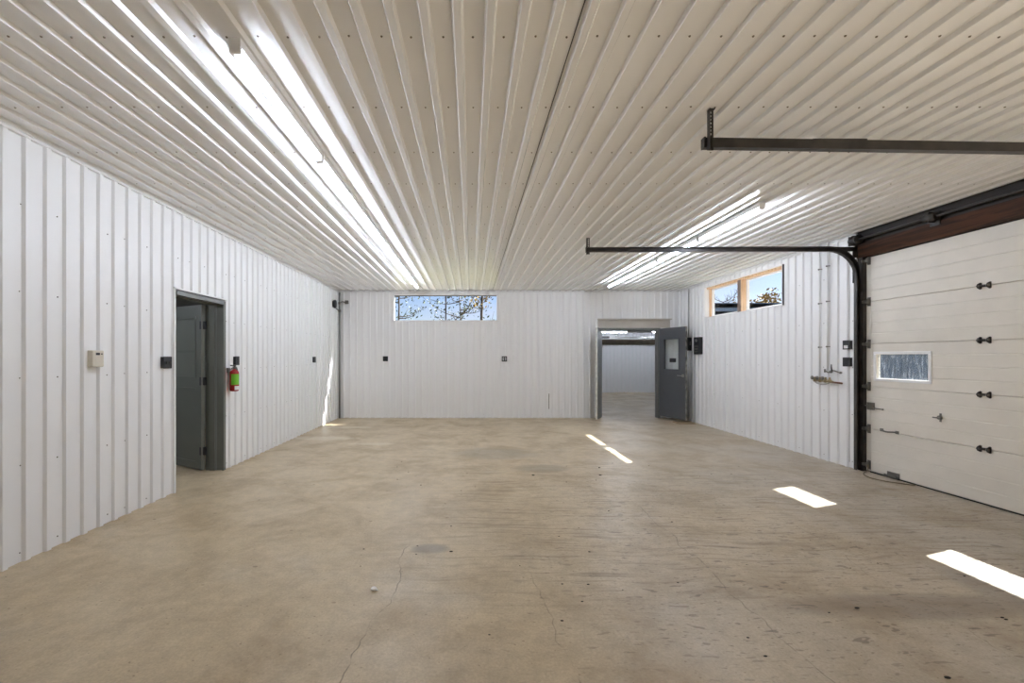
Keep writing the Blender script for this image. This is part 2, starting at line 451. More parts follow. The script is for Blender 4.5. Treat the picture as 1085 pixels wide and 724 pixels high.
trimbox('trim_7', [((2.97, YB-.010, 2.11), (4.67, YB+.006, 2.30)), ((2.96, YB-.085, 2.30), (4.68, YB, 2.325))], 'header')  # flashing over double door
trimbox('baseboard_back', [((XL, YB-.008, 0), (2.97, YB, .025))])

# windows ------------------------------------------------------------
w = empty('window_1', (XR, 8.0, 2.24)); struct(w)
mb = MB()
y0, y1, z0, z1 = WR
mb.box((XR-.024, y1-.012, z0), (XR+.07, y1, z1)); mb.box((XR-.024, y0, z0), (XR+.07, y0+.012, z1))
mb.box((XR-.024, y0, z0-.006), (XR+.07, y1, z0+.008)); mb.box((XR-.024, y0, z1-.008), (XR+.07, y1, z1+.006))
mb.build('window_reveal', ['winwhite'], w)
mb = MB()
mb.box((XR+.02, y0+.012, z1-.045), (XR+.15, y1-.012, z1-.008))
mb.box((XR+.07, y1-.06, z0+.008), (XR+.15, y1-.012, z1-.045)); mb.box((XR+.07, y0+.012, z0+.008), (XR+.15, y0+.03, z1-.045))
mb.box((XR+.012, 7.955, z0+.008), (XR+.15, 8.06, z1-.045), .003)
mb.build('window_frame', ['pine'], w)
mb = MB(); mb.box((XR+.004, 7.975, z0+.008), (XR+.012, 8.06, z1-.045)); tag(mb.build('mullion_face', [painted('grey_brown_strip', srgb(128,112,104), .6, .06, 8)], w), 'grey-brown strip on the middle post')  # room face of the middle post coloured grey-brown
mb = MB(); mb.box((XR-.026, y0-.010, z0-.004), (XR-.0, y0, z1+.002)); tag(mb.build('edge_trim', ['mullion'], w), 'dark strip at the near edge')
for (a, b) in ((y0+.03, 7.955), (8.06, y1-.06)):
    mb = MB(); X0, X1 = XR+.10, XR+.14; t = .035; zt = z1-.045; zb = z0+.008
    mb.box((X0, a, zb), (X1, a+t, zt)); mb.box((X0, b-t, zb), (X1, b, zt)); mb.box((X0, a+t, zb), (X1, b-t, zb+t)); mb.box((X0, a+t, zt-t*.7), (X1, b-t, zt))
    s = mb.build('sash', ['winwhite'], w)
    mb = MB(); mb.box((XR+.118, a+t, zb+t), (XR+.122, b-t, zt-t*.7)); p = mb.build('pane', ['glass'], None); p.parent = s

w = empty('window_2', (-.6, YB, 2.262)); struct(w)
x0, x1, z0, z1 = WB
mb = MB(); t = .028
mb.box((x0, YB-.024, z0), (x0+t, YB+.09, z1)); mb.box((x1-t, YB-.024, z0), (x1, YB+.09, z1))
mb.box((x0+t, YB-.024, z0), (x1-t, YB+.09, z0+t)); mb.box((x0+t, YB-.024, z1-t), (x1-t, YB+.09, z1))
mb.build('window_frame', ['winwhite'], w)
mb = MB(); xm = -.594
mb.box((xm-.018, YB+.05, z0+t), (xm+.018, YB+.085, z1-t)); mb.box((x0+t, YB+.06, z1-t-.018), (x1-t, YB+.085, z1-t))
mb.build('mullion', ['mullion'], w)
for a, b in ((x0+t, xm-.018), (xm+.018, x1-t)):
    mb = MB(); mb.box((a, YB+.073, z0+t), (b, YB+.077, z1-t-.018)); mb.build('pane', ['glass'], w)

# left door ----------------------------------------------------------
d = empty('door_1', (XL-.1, 5.08, 0)); struct(d)
mb = MB(); a, b, _, zt = DL; a += .01; b -= .012; zt -= .014
X1, X0 = XL+.006, XL-.215
def jamb(mb, ya, yb):
    mb.box((X0, ya, 0), (X1, yb, zt))
for side in (0, 1):
    if side == 0:
        mb.box((X0, a, 0), (X1, a+.03, zt)); mb.box((X0+.055, a+.03, 0), (X0+.12, a+.045, zt-.04)); None
    else:
        mb.box((X0, b-.03, 0), (X1, b, zt)); mb.box((X0+.055, b-.045, 0), (X0+.12, b-.03, zt-.04)); mb.box((X1-.01, b-.045, 0), (X1+.012, b+.006, zt))
mb.box((X0+.055, a+.045, zt-.05), (X0+.12, b-.045, zt-.035)); mb.slot(1); mb.box((X0, a+.03, zt-.035), (X1, b-.03, zt)); mb.box((X1-.01, a+.03, zt-.045), (X1+.012, b-.03, zt)); mb.box((X0+.12, b-.034, 0), (X0+.14, b-.03, zt-.04))
mb.build('door_frame', ['doorgrey', 'framegrey'], d)
# leaf, hinged on the far jamb and swung into the next room
hx, hy = XL-.222, 5.475
ang = math.atan2(.49, -.87)
L = MB(); LX = Matrix.Translation((hx, hy, 0)) @ Matrix.Rotation(ang, 4, 'Z')
def lb(mb, u0, u1, v0, v1, z0, z1, bev=0): mb.box((u0, v0, z0), (u1, v1, z1), bev, LX)
# local: u along the leaf, v thickness (towards camera = +v because the leaf runs to -X)
W = .90; Zb, Zt = .015, 2.075; T0, T1 = -.022, .022
lb(L, 0, W, T0, T1, Zb, .11); lb(L, 0, .125, T0, T1, .11, Zt); lb(L, W-.125, W, T0, T1, .11, Zt)
lb(L, .125, W-.125, T0, T1, Zt-.16, Zt); lb(L, .125, W-.125, T0, T1, 1.03, 1.17)
lb(L, .125, W-.125, T0+.012, T1-.012, .11, 1.03)
lb(L, .125, W-.125, T0+.006, T1-.010, 1.48, 1.51)
leaf = L.build('door_leaf', ['doorgrey'], d)
mb = MB()
for (za, zb_) in ((1.17, 1.48), (1.51, Zt-.16)): lb(mb, .125, W-.125, -.004, .004, za, zb_)
pn = mb.build('door_panel', [painted('grey_painted_lite', srgb(112,114,105), .45, .05, 4)], None); pn.parent = leaf
mb = MB()
for sgn in (-1, 1):
    v0, v1 = (T0-.008, T0) if sgn < 0 else (T1, T1+.008)
    for (u0, u1, za, zb_) in ((.115,.135,1.17,Zt-.16), (W-.135,W-.115,1.17,Zt-.16), (.115,W-.115,1.155,1.175), (.115,W-.115,Zt-.165,Zt-.145), (.115,W-.115,1.02,1.035), (.115,W-.115,.10,.115)):
        lb(mb, u0, u1, v0, v1, za, zb_)
mo = mb.build('door_moulding', ['doorgrey'], None); mo.parent = leaf
for z in (.25, 1.12, 1.82):
    mb = MB(); mb.cyl((hx+.004, hy+.004, z-.05), (hx+.004, hy+.004, z+.05), .009); lb(mb, 0.0, .035, T1, T1+.003, z-.05, z+.05)
    mb.box((hx-.02, hy+.0, z-.05), (hx+.03, hy+.026, z+.05)); mb.build('hinge', ['black'], d)
mb = MB(); lb(mb, W-.09, W-.05, T1, T1+.01, .95, 1.1); mb.cyl(LX @ Vector((W-.07, T1+.01, 1.02)), LX @ Vector((W-.07, T1+.05, 1.02)), .012); mb.sphere(LX @ Vector((W-.07, T1+.06, 1.02)), .026)
h = mb.build('door_knob', ['steel'], None); h.parent = leaf

# room beyond the left door
def room_box(name, x0, x1, y0, y1, z1, m):
    pass
mb = MB(); mb.box((-6.6, 3.2, 0), (-6.45, 9.2, 2.6)); struct(mb.build('wall_annex_left', ['annex']))
mb = MB(); mb.box((-6.45, 9.05, 0), (XL-.2, 9.2, 2.6)); struct(mb.build('wall_annex_back', ['annex']))
mb = MB(); mb.box((-6.45, 3.2, 0), (XL-.2, 3.35, 2.6)); struct(mb.build('wall_annex_front', ['annex']))
mb = MB(); mb.box((-6.6, 3.2, 2.6), (XL-.2, 9.2, 2.7)); struct(mb.build('ceiling_annex', ['annex']))

# double door in the back wall ---------------------------------------
d = empty('door_2', (3.7, YB, 0)); struct(d)
mb = MB(); a, b, _, zt = DB
mb.box((a, YB-.012, 0), (a+.075, YB+.15, zt)); mb.box((b-.06, YB-.012, 0), (b, YB+.15, zt)); mb.box((a+.075, YB-.012, zt-.04), (b-.06, YB+.15, zt))
mb.box((a+.075, YB+.05, 0), (a+.09, YB+.09, zt-.04)); mb.box((b-.075, YB+.05, 0), (b-.06, YB+.09, zt-.04)); mb.box((a+.09, YB+.05, zt-.055), (b-.075, YB+.09, zt-.04))
mb.build('door_frame', ['framegrey'], d)
def leafmx(hx, hy, ex, ey): return Matrix.Translation((hx, hy, 0)) @ Matrix.Rotation(math.atan2(ey-hy, ex-hx), 4, 'Z')
# wide leaf with glazed light, swung towards the camera
LM = leafmx(4.415, 10.24, 4.645, 9.50); W = .80; Zb, Zt = .062, 2.09
def B(mb, u0, u1, v0, v1, z0, z1, mx=LM, bev=0): mb.box((u0, v0, z0), (u1, v1, z1), bev, mx)
g0, g1, gz0, gz1 = .15, .60, 1.155, 1.83
L = MB(); T = .022
B(L, 0, W, -T, T, Zb, gz0); B(L, 0, W, -T, T, gz1, Zt); B(L, 0, g0, -T, T, gz0, gz1); B(L, g1, W, -T, T, gz0, gz1)
leaf = L.build('door_leaf', ['doorgrey2'], d)
def sub(mb, name, m, par):
    o = mb.build(name, m, None); o.parent = par; return o
mb = MB()
for v0, v1 in ((-T-.008, -T), (T, T+.008)):
    for q in ((g0-.025, g1+.025, gz0-.025, gz0), (g0-.025, g1+.025, gz1, gz1+.025), (g0-.025, g0, gz0, gz1), (g1, g1+.025, gz0, gz1)): B(mb, q[0], q[1], v0, v1, q[2], q[3])
sub(mb, 'window_bead', ['doorgrey2'], leaf)
mb = MB(); B(mb, g0, g1, -.003, .003, gz0, gz1); sub(mb, 'pane', ['glass'], leaf)
mb = MB(); B(mb, .34, .50, -T-.012, -.004, 1.31, 1.40); tag(sub(mb, 'window_plaque', ['black'], leaf), 'small black plaque on the glass')
mb = MB(); c0 = LM @ Vector((W-.07, -T, 1.02)); 
B(mb, W-.10, W-.04, -T-.008, -T, .99, 1.05); 
mb.cyl(LM @ Vector((W-.07, -T-.008, 1.02)), LM @ Vector((W-.07, -T-.05, 1.02)), .011); mb.cyl(LM @ Vector((W-.06, -T-.05, 1.02)), LM @ Vector((W-.19, -T-.05, 1.025)), .009)
sub(mb, 'door_handle', ['steel'], leaf)
mb = MB(); B(mb, W, W+.004, -.02, .02, Zb, Zt); tag(sub(mb, 'door_edge', [painted('worn_edge', srgb(140,138,132), .5, .35, 14)], leaf), 'worn paint along the free edge')
# narrow leaf
LM2 = leafmx(3.035, 10.24, 2.80, 9.80); W2 = .47
L = MB(); B(L, 0, W2, -T, T, Zb-.03, Zt, LM2); leaf2 = L.build('door_leaf', ['framegrey'], d)
mb = MB(); B(mb, W2, W2+.004, -.02, .02, Zb-.03, Zt, LM2); tag(sub(mb, 'door_edge', [painted('worn_edge_pale', srgb(205,205,200), .5, .1, 14)], leaf2), 'pale worn free edge')
mb = MB(); B(mb, W2-.12, W2-.04, T, T+.012, .98, 1.08, LM2); sub(mb, 'strike_plate', ['dsteel'], leaf2)
for z in (.3, 1.08, 1.85):
    mb = MB(); mb.cyl((4.412, 10.226, z-.05), (4.412, 10.226, z+.05), .011); mb.build('hinge', ['dsteel'], d)

# far workshop room ----------------------------------------------------
fy = 17.75
mb = MB(); fnW = lambda s, dd, z: (s, fy-dd, z)
ribbed(mb, fnW, 1.3, 9.6, .02, 2.5, 2.0, h=.024); slab(mb, fnW, 1.15, 9.75, .0, 2.6, -.004, -.10, [(5.86+.1524*k, 5.94+.1524*k, 0, .02) for k in range(8)])
struct(mb.build('wall_far_room_back', ['sheet']))
mb = MB(); mb.box((9.6, YB+.15, 0), (9.75, fy+.1, 2.68)); struct(mb.build('wall_far_room_right', ['sheet']))
mb = MB(); mb.box((1.15, YB+.15, 0), (1.3, fy+.1, 2.68)); struct(mb.build('wall_far_room_left', ['sheet']))
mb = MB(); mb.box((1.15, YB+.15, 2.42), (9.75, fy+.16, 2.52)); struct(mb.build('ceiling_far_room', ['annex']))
mb = MB(); mb.box((XR+.15, YB+.15, 0), (9.75, YB+.30, 2.70)); mb.box((1.1, YB+.15, 2.60), (9.85, fy+.2, 2.72)); struct(mb.build('wall_wing_outside', ['bluewall']))
mb = MB(); mb.box((1.3, fy-.12, 1.93), (9.6, fy-.022, 2.15)); struct(mb.build('trim_8', [painted('brown_timber', srgb(112,100,84), .6, .1, 5)]))  # plain brown wooden header across the far wall

def lamp(name_par, x, y, z, length=1.20, along='y'):
    r = empty('light_fixture', (x, y, z)); hl = length/2-.006
    def P(u, v, w): return (x+v, y+u, z+w) if along == 'y' else (x+u, y+v, z+w)
    mb = MB(); mb.box(P(-hl, -.030, -.045), P(hl, .030, 0), .004); mb.build('lamp_housing', ['lampbody'], r)
    mb = MB(); mb.cyl(P(-hl+.02, 0, -.062), P(hl-.02, 0, -.062), .0145, 14); mb.build('lamp_tube', ['tube'], r)
    for sg in (-1, 1):
        mb = MB(); mb.box(P(sg*hl, -.027, -.076), P(sg*(hl-.018), .027, -.03), .003); mb.build('lamp_holder', ['lampbody'], r)
    return r
first = lamp('', -1.154, 2.13+.605, H-.02)
tag(first, 'white tube light nearest the camera in the long left-hand ceiling row', 'light', 'tube lights of the left row')
leftl = ['second tube light of the left ceiling row counted from the camera', 'third tube light of the left ceiling row counted from the camera',
 'fourth tube light of the left ceiling row, ahead of the last two', 'last but one tube light of the left row towards the back wall', 'last tube light of the left row, ending by the back wall window']
for k in range(1, 6):
    c = copy_tree(first, (0, 1.215*k, 0)); tag(c, leftl[k-1])
rl = ['white tube light at the near end of the short right-hand ceiling row', 'second tube light from the near end of the right ceiling row, past the upper track',
 'third tube light of the short right-hand ceiling row', 'farthest tube light of the right row, close to the back wall']
for k in range(4):
    c = copy_tree(first, (2.93+1.154, 4.40-2.13+1.24*k, 0)); tag(c, rl[k], 'light', 'tube lights of the right row')
# far room lamps
fl = lamp('', 5.15, 16.2, 2.415, 1.25, 'x'); tag(fl, 'glowing tube light seen through the open double door, left one', 'light', 'tube lights in the far room')
c = copy_tree(fl, (2.15, 0, 0)); tag(c, 'tube light at the right edge of the open double doorway')
for dx in (-.8, 1.6):
    c = copy_tree(fl, (dx, -3.4, 0)); tag(c, 'tube light in the far room above the view through the double doorway', 'light', 'nearer tube lights in the far room')

c = copy_tree(first, (-4.7+1.154, 4.25-2.735, -.385)); tag(c, 'added unseen tube light in the side room past the dark doorway', 'light', 'added tube lights in the side room')  # unseen lamp added to brighten the side room and its door leaf
c = copy_tree(first, (-5.3+1.154, 4.6-2.735, -.385)); tag(c, 'added unseen tube light in the side room past the dark doorway', 'light', 'added tube lights in the side room')  # second unseen lamp, added to lift the door leaf further
# far room overhead track
r = empty('overhead_track', (6.3, 16.9, 2.19)); tag(r, 'pale overhead rail crossing the far room seen through the double doorway', 'rail')
mb = MB(); mb.prism([(-.025,-.03),(.025,-.03),(.025,.03),(-.025,.03)], lambda p, t: (t, 16.9+p[0], 2.19+p[1]), 5.0, 9.6); mb.build('rail', ['steel'], r)
mb = MB(); mb.box((5.02, 16.86, 2.15), (5.32, 16.94, 2.235), .005); mb.cyl((5.1,16.85,2.19),(5.1,16.95,2.19),.03); mb.cyl((5.25,16.85,2.19),(5.25,16.95,2.19),.03); mb.build('trolley', ['blackmetal'], r)
for x in (5.6, 7.6, 9.3):
    mb = MB(); mb.box((x-.02, 16.88, 2.22), (x+.02, 16.92, 2.42)); mb.build('hanger', ['steel'], r)

# overhead sectional door ----------------------------------------------
G = empty('door_3', (XR+.06, 4.2, 0)); struct(G)
DY0, DY1 = 2.93, 5.47; XD = XR+.045; SH = .524
secz = [.012+SH*i for i in range(6)]; secz[5] = 2.66
GW = ((4.73, 5.34), (3.15, 3.745)); GZ = (1.165, 1.455)
for i in range(5):
    za, zb = secz[i]+.002, secz[i+1]-.002
    prof = [(0, za+.0), (0, zb)]
    def depth_profile(za, zb):
        p = []; n = 4; step = (zb-za)/n
        p.append((.004, za)); p.append((0, za+.004))
        for k in range(1, n):
            zc = za+step*k; p += [(0, zc-.012), (.004, zc-.002), (.004, zc+.002), (0, zc+.004)]
        p += [(0, zb-.004), (.004, zb)]
        return p
    front = depth_profile(za, zb)
    mb = MB()
    spans = [(DY0, DY1)]
    if i == 2:
        # section with windows: full-height strips between, cut strips above and below
        cuts = [DY0, GW[1][0], GW[1][1], GW[0][0], GW[0][1], DY1]
        for k in range(5):
            a, b = cuts[k], cuts[k+1]
            if k in (1, 3):
                for (q0, q1) in ((za, GZ[0]), (GZ[1], zb)): mb.box((XD, a, q0), (XD+.045, b, q1))
            else:
                mb.prism(front+[(.045, zb), (.045, za)], lambda p, t: (XD+p[0], t, p[1]), a, b)
    else:
        mb.prism(front+[(.045, zb), (.045, za)], lambda p, t: (XD+p[0], t, p[1]), DY0, DY1)
    mb.box((XD+.034, DY0, zb-.02), (XD+.0449, DY1, zb+(.004 if i < 4 else 0)))
    sec = mb.build('door_section', ['door'], G)
    if i == 2:
        for (a, b) in GW:
            mb = MB(); t = .032
            for q in ((a-t, b+t, GZ[0]-t, GZ[0]), (a-t, b+t, GZ[1], GZ[1]+t), (a-t, a, GZ[0], GZ[1]), (b, b+t, GZ[0], GZ[1])):
                mb.box((XD-.010, q[0], q[2]), (XD+.0, q[1], q[3]), .003)
            wf = sub(mb, 'window_frame', ['winwhite'], sec)
            mb = MB(); mb.box((XD+.018, a, GZ[0]), (XD+.022, b, GZ[1])); sub(mb, 'pane', ['dirtyglass'], sec)
def part(mb, name, m, par, label=None):
    o = mb.build(name, m, par)
    if label: tag(o, label)
    return o
# edge stile cap, bottom seal
mb = MB(); mb.box((XD+.001, DY0, 0.0), (XD+.044, DY1-.04, .012)); part(mb, 'bottom_seal', ['rubber'], G)
mb = MB(); mb.box((XD-.003, DY1-.055, .02), (XD+.0, DY1, 2.64)); mb.box((XD-.003, DY0, .02), (XD, DY0+.055, 2.64)); part(mb, 'end_stile', ['door'], G)
def hinge(y, z):
    mb = MB()
    mb.box((XD-.004, y-.05, z-.030), (XD, y-.028, z+.030)); mb.box((XD-.004, y+.028, z-.030), (XD, y+.05, z+.030)); mb.box((XD-.004, y-.03, z-.012), (XD, y+.03, z+.012))
    for yy in (y-.040, y+.040):
        mb.prism([(-.030,-.020),(-.002,-.034),(-.002,.034),(-.030,.020),(-.036,.0)], lambda p, t: (XD+p[0], t, z+p[1]), yy-.004, yy+.004)
        mb.slot(1).cyl((XD-.024, yy-.010, z), (XD-.024, yy+.010, z), .011, 12); mb.slot(0)
    mb.cyl((XD-.022, y-.05, z), (XD-.022, y+.05, z), .005)
    part(mb, 'hinge', ['blackmetal', 'dsteel'], G)
for z in secz[1:5]: hinge(4.21, z)
hinge(2.99+.0, secz[1])
for z in secz[1:5]+[2.62, .09]:
    mb = MB(); y = DY1-.035
    mb.box((XD-.005, y-.022, z-.055), (XD-.002, y+.022, z+.055), 0); mb.prism([(-.04,-.02),(-.004,-.05),(-.004,.05),(-.04,.02)], lambda p, t: (XD+p[0], t, z+p[1]), y-.012, y+.012)
    mb.cyl((XD-.035, y-.02, z), (XD-.035, y+.05, z), .006); mb.cyl((XD-.035, y+.03, z), (XD-.035, y+.055, z), .022)
    part(mb, 'roller_bracket', ['dsteel'], G)
# slide latch at the edge
mb = MB(); mb.box((XD-.03, 5.36, .775), (XD, 5.44, .865), .004); mb.cyl((XD-.018, 5.44, .82), (XD-.018, 5.52, .82), .008); mb.cyl((XD-.02, 5.37, .80), (XD-.02, 5.24, .795), .007); mb.sphere((XD-.02, 5.24, .795), .011)
part(mb, 'slide_latch', ['dsteel'], G)
mb = MB(); mb.cyl((XD, 4.61, .785), (XD-.02, 4.61, .785), .022); mb.cyl((XD-.02, 4.61, .785), (XD-.045, 4.61, .785), .008); mb.box((XD-.05, 4.57, .778), (XD-.04, 4.65, .792), .002)
mb.box((XD-.004, 4.60, .74), (XD, 4.62, .83)); part(mb, 'lock_handle', ['dsteel'], G)
mb = MB(); yy = [5.08+.19*k/8 for k in range(9)]
mb.tube([(XD-.004-.038*math.sin(PI*k/8), yy[k], .545+.004*math.cos(PI*k/4)) for k in range(9)], .009); mb.box((XD-.005, 5.06, .53), (XD, 5.10, .565)); mb.box((XD-.005, 5.25, .53), (XD, 5.29, .565))
part(mb, 'pull_handle', ['dsteel'], G)
mb = MB(); mb.box((XD-.045, 5.05, .012), (XD, 5.20, .018)); mb.box((XD-.006, 5.05, .012), (XD, 5.20, .075), .002); mb.box((XD-.045, 5.05, .012), (XD-.04, 5.20, .045), .002)
part(mb, 'step_plate', ['dsteel'], G)

# timber header and jambs round the overhead door
mb = MB()
mb.box((XR-.02, 2.85, 2.665), (XR+.04, 5.56, 2.84)); mb.slot(1).box((XR+.005, 2.85, 2.84), (XR+.05, 5.56, 3.0)); mb.box((XR+.04, 2.85, 2.665), (XR+.15, 5.56, 3.05))
struct(mb.build('trim_9', ['beam', painted('black_upper_board', (.022,.016,.012), .65, .2, 8)]))
mb = MB(); mb.box((XR-.004, 5.472, 0), (XR+.15, 5.56, 2.665)); mb.box((XR-.004, 2.86, 0), (XR+.15, 2.928, 2.665))
struct(mb.build('trim_10', [painted('black_jamb_board', (.03,.024,.02), .6, .2, 8)]))

# tracks
def track(yv, yl, xl, zl, side, label, stem):
    """vertical run beside the door, bend, and horizontal run ending at a hanger"""
    r = empty('door_track', (4.80, yv, 0)); tag(r, label, 'track', 'overhead door tracks')
    xv = XR-.045; zh = 2.775; R = .36
    path = [(xv, yv, .01), (xv, yv, 1.0), (xv, yv, zh-R)]
    for k in range(1, 9):
        a = PI/2*k/8; path.append((xv-R+R*math.cos(a), yv, zh-R+R*math.sin(a)))
    path.append((xl, yl, zl))
    # C-profile swept along the path, open towards the door
    mb = MB(); s = side; t = .004; w = .060; dpt = .045
    prof = [(-w/2, 0), (w/2, 0), (w/2, dpt), (w/2-t, dpt), (w/2-t, t), (-w/2+t, t), (-w/2+t, dpt), (-w/2, dpt)]
    rings = []
    P = [Vector(p) for p in path]
    for i, p in enumerate(P):
        tg = (P[min(i+1, len(P)-1)]-P[max(i-1, 0)]).normalized()
        lat = Vector((0, 1, 0))*s; nrm = tg.cross(Vector((0,1,0))).normalized()
        rings.append([mb.bm.verts.new(p + nrm*a_ - lat*(b_-dpt)) for a_, b_ in prof])
    n = len(prof)
    for A, Bq in zip(rings, rings[1:]):
        for i in range(n): mb.bm.faces.new((A[i], A[(i+1)%n], Bq[(i+1)%n], Bq[i]))
    mb.bm.faces.new(rings[0]); mb.bm.faces.new(rings[-1])
    mb.build('rail', ['track'], r)
    # perforated angle hanger
    mb = MB(); hx_ = xl+.035
    yy = yl + s*.046; zt_ = H-.001; zb_ = zl-.055
    nh = max(3, int((zt_-zb_)/.022)); st = (zt_-zb_)/nh
    for k in range(nh+1):
        z = zb_+st*k; mb.box((hx_-.018, yy, max(z-.004, zb_)), (hx_+.018, yy+.003*s, min(z+.0045, zt_)))
    mb.box((hx_-.018, yy, zb_), (hx_-.006, yy+.003*s, zt_)); mb.box((hx_+.006, yy, zb_), (hx_+.018, yy+.003*s, zt_))
    mb.box((hx_-.021, yy-.0, zb_), (hx_-.018, yy+.035*s, zt_)); mb.box((hx_-.021, yy, zt_-.004), (hx_+.015, yy+.03*s, zt_))
    mb.build('hanger', ['blackmetal'], r)
    mb = MB()
    for z in (zl-.04, zl+.03): mb.cyl((hx_, yy-.012*s, z), (hx_, yy+.012*s, z), .007, 6)
    mb.box((xl-.004, yl-.004, zl-.034), (xl+.006, yl+.048*s, zl+.034)); mb.build('end_stop', ['blackmetal'], r)
    # wall brackets along the upright, flag bracket at the bend
    for z in (.3, .95, 1.6, 2.2):
        mb = MB(); mb.box((xv+.02, yv+s*.005, z-.04), (XR-.006, yv+s*.009, z+.04)); mb.box((XR-.010, yv+s*.005, z-.04), (XR-.006, yv+s*.05, z+.04)); mb.build('wall_bracket', ['blackmetal'], r)
    mb = MB(); mb.box((xv-.32, yv+s*.048, zh-.02), (XR-.004, yv+s*.052, zh+.035)); mb.box((XR-.085, yv+s*.048, zh-.42), (XR-.06, yv+s*.052, zh)); mb.box((XR-.06, yv+s*.048, zh-.10), (XR-.004, yv+s*.052, zh+.12)); mb.build('flag_bracket', ['blackmetal'], r)
    return r, path
t1, _ = track(5.475, 5.75, 1.515, 2.835, 1, 'dark steel door track farther from the camera, bending down beside the door', 0)
t2, _ = track(2.90, 2.86, 1.50, 2.80, -1, 'dark steel door track nearer the camera, hung high across the ceiling', 0)
mb = MB(); mb.box((2.22, 2.845, 2.775), (2.57, 2.85, 2.838), .001); mb.cyl((2.24,2.84,2.825),(2.24,2.85,2.825),.006,8)
part(mb, 'splice_plate', ['track'], t2)

# shaft above the door
S = empty('lift_shaft', (4.80, 4.2, 2.87)); tag(S, 'black lift shaft with cable drums under the ceiling above the white overhead door', 'door hardware')
mb = MB(); mb.cyl((4.82, 2.80, 2.885), (4.82, 5.60, 2.885), .014); part(mb, 'shaft', ['blackmetal'], S)
for y in (5.50, 2.88):
    mb = MB(); mb.lathe((4.82, y-.05, 2.885), [(.02,0), (.062,0), (.062,.008), (.05,.012), (.05,.055), (.066,.06), (.066,.07), (.02,.075)], axis=1); part(mb, 'cable_drum', ['blackmetal'], S)
for y in (5.57, 4.60, 2.80):
    mb = MB(); mb.lathe((4.82, y-.02, 2.885), [(.014,0), (.034,0), (.034,.03), (.014,.03)], axis=1); mb.box((4.79, y-.003, 2.83), (XR-.004 if y > 5 or y < 2.84 else XR-.021, y+.003, 2.945)); 
    if y == 4.60: mb.box((XR-.03, y-.05, 2.80), (XR-.0205, y+.05, 2.94)); mb.cyl((4.82, y-.06, 2.885), (4.82, y+.06, 2.885), .042)
    part(mb, 'bearing_plate', ['blackmetal'], S)
mb = MB(); mb.cyl((4.77, 5.53, 2.885), (4.77, 5.53, .10), .0022, 6); part(mb, 'lift_cable', ['dsteel'], S)

# pull rope on the floor
mb = MB(); pts = [(4.885, 5.40, .10), (4.87, 5.39, .03), (4.80, 5.36, .008), (4.72, 5.26, .007), (4.68, 5.12, .007), (4.74, 4.98, .007), (4.85, 4.88, .007), (4.90, 4.84, .007)]
def smooth(pts, n=6):
    P = [Vector(p) for p in pts]; out = []
    for i in range(len(P)-1):
        p0, p1, p2, p3 = P[max(i-1,0)], P[i], P[i+1], P[min(i+2, len(P)-1)]
        for k in range(n):
            t = k/n; out.append(.5*((2*p1)+(p2-p0)*t+(2*p0-5*p1+4*p2-p3)*t*t+(3*p1-p0-3*p2+p3)*t**3))
    return out+[P[-1]]
mb.tube(smooth(pts), .0065, 8)
tag(mb.build('pull_rope', ['rope']), 'thin worn pull rope lying on the floor at the overhead door corner', 'rope')

# ------------------------------------------------------------------ wall fittings
def plate(name, wall, s, z, w, h, m, label, cat, kind='switch', group=None, dep=.012):
    """electrical box on a wall; wall in L,R,B"""
    fn = {'L': fnL, 'R': fnR, 'B': fnB}[wall]; base = RIB
    r = empty(name, fn(s, base, z)); tag(r, label, cat, group)
    mb = MB(); mb.box(fn(s-w/2, .0, z-h/2), fn(s+w/2, base+dep, z+h/2), .004); mb.build('box', [m], r)
    mb = MB(); mb.box(fn(s-w/2-.003, base+dep, z-h/2-.003), fn(s+w/2+.003, base+dep+.005, z+h/2+.003), .002); cv = mb.build('cover_plate', [m], r)
    if kind == 'switch':
        for q in (-w*.22, w*.22):
            mb = MB(); mb.box(fn(s+q-.006, base+dep+.005, z-.012), fn(s+q+.006, base+dep+.016, z+.010), .002); mb.build('toggle', ['dsteel'], r)
    elif kind == 'switch1':
        mb = MB(); mb.box(fn(s-.006, base+dep+.005, z-.012), fn(s+.006, base+dep+.016, z+.010), .002); mb.build('toggle', ['whitep'], r)
    elif kind == 'outlet':
        for q in (-.02, .02):
            mb = MB(); mb.cyl(fn(s, base+dep+.005, z+q), fn(s, base+dep+.008, z+q), .015, 16); mb.build('socket', ['rubber'], r)
    elif kind == 'white_outlet':
        for qs in (-.026, .026):
            for q in (-.02, .02):
                mb = MB(); mb.box(fn(s+qs-.014, base+dep+.005, z+q-.014), fn(s+qs+.014, base+dep+.009, z+q+.014), .002); tag(mb.build('socket', ['whitep'], r), 'white socket face')
    elif kind == 'white_rocker':
        mb = MB(); mb.box(fn(s-.030, base+dep+.005, z-.045), fn(s+.030, base+dep+.012, z-.005), .002); tag(mb.build('rocker', ['whitep'], r), 'white rocker')
    return r
plate('light_switch', 'L', 4.465, 1.366, .115, .115, 'black', 'black double switch plate on the left wall just before the dark doorway', 'switch', 'switch')
plate('power_outlet', 'L', 5.80, 1.375, .085, .11, 'black', 'narrow black outlet box on the left wall directly above the fire extinguisher', 'outlet', 'outlet')
plate('power_outlet', 'L', 8.68, 1.375, .085, .11, 'black', 'black outlet box on the left wall midway to the back corner', 'outlet', 'outlet')
plate('power_outlet', 'B', -2.00, 1.388, .112, .112, 'black', 'plain black outlet box on the back wall below the window left end', 'outlet', 'outlet')
plate('power_outlet', 'B', .782, 1.385, .115, .115, 'black', 'black plate with white sockets on the back wall right of the window', 'outlet', 'white_outlet')
plate('light_switch', 'R', 5.675, 1.58, .105, .112, 'black', 'black switch plate with white rocker by the overhead door track, upper of two', 'switch', 'white_rocker')
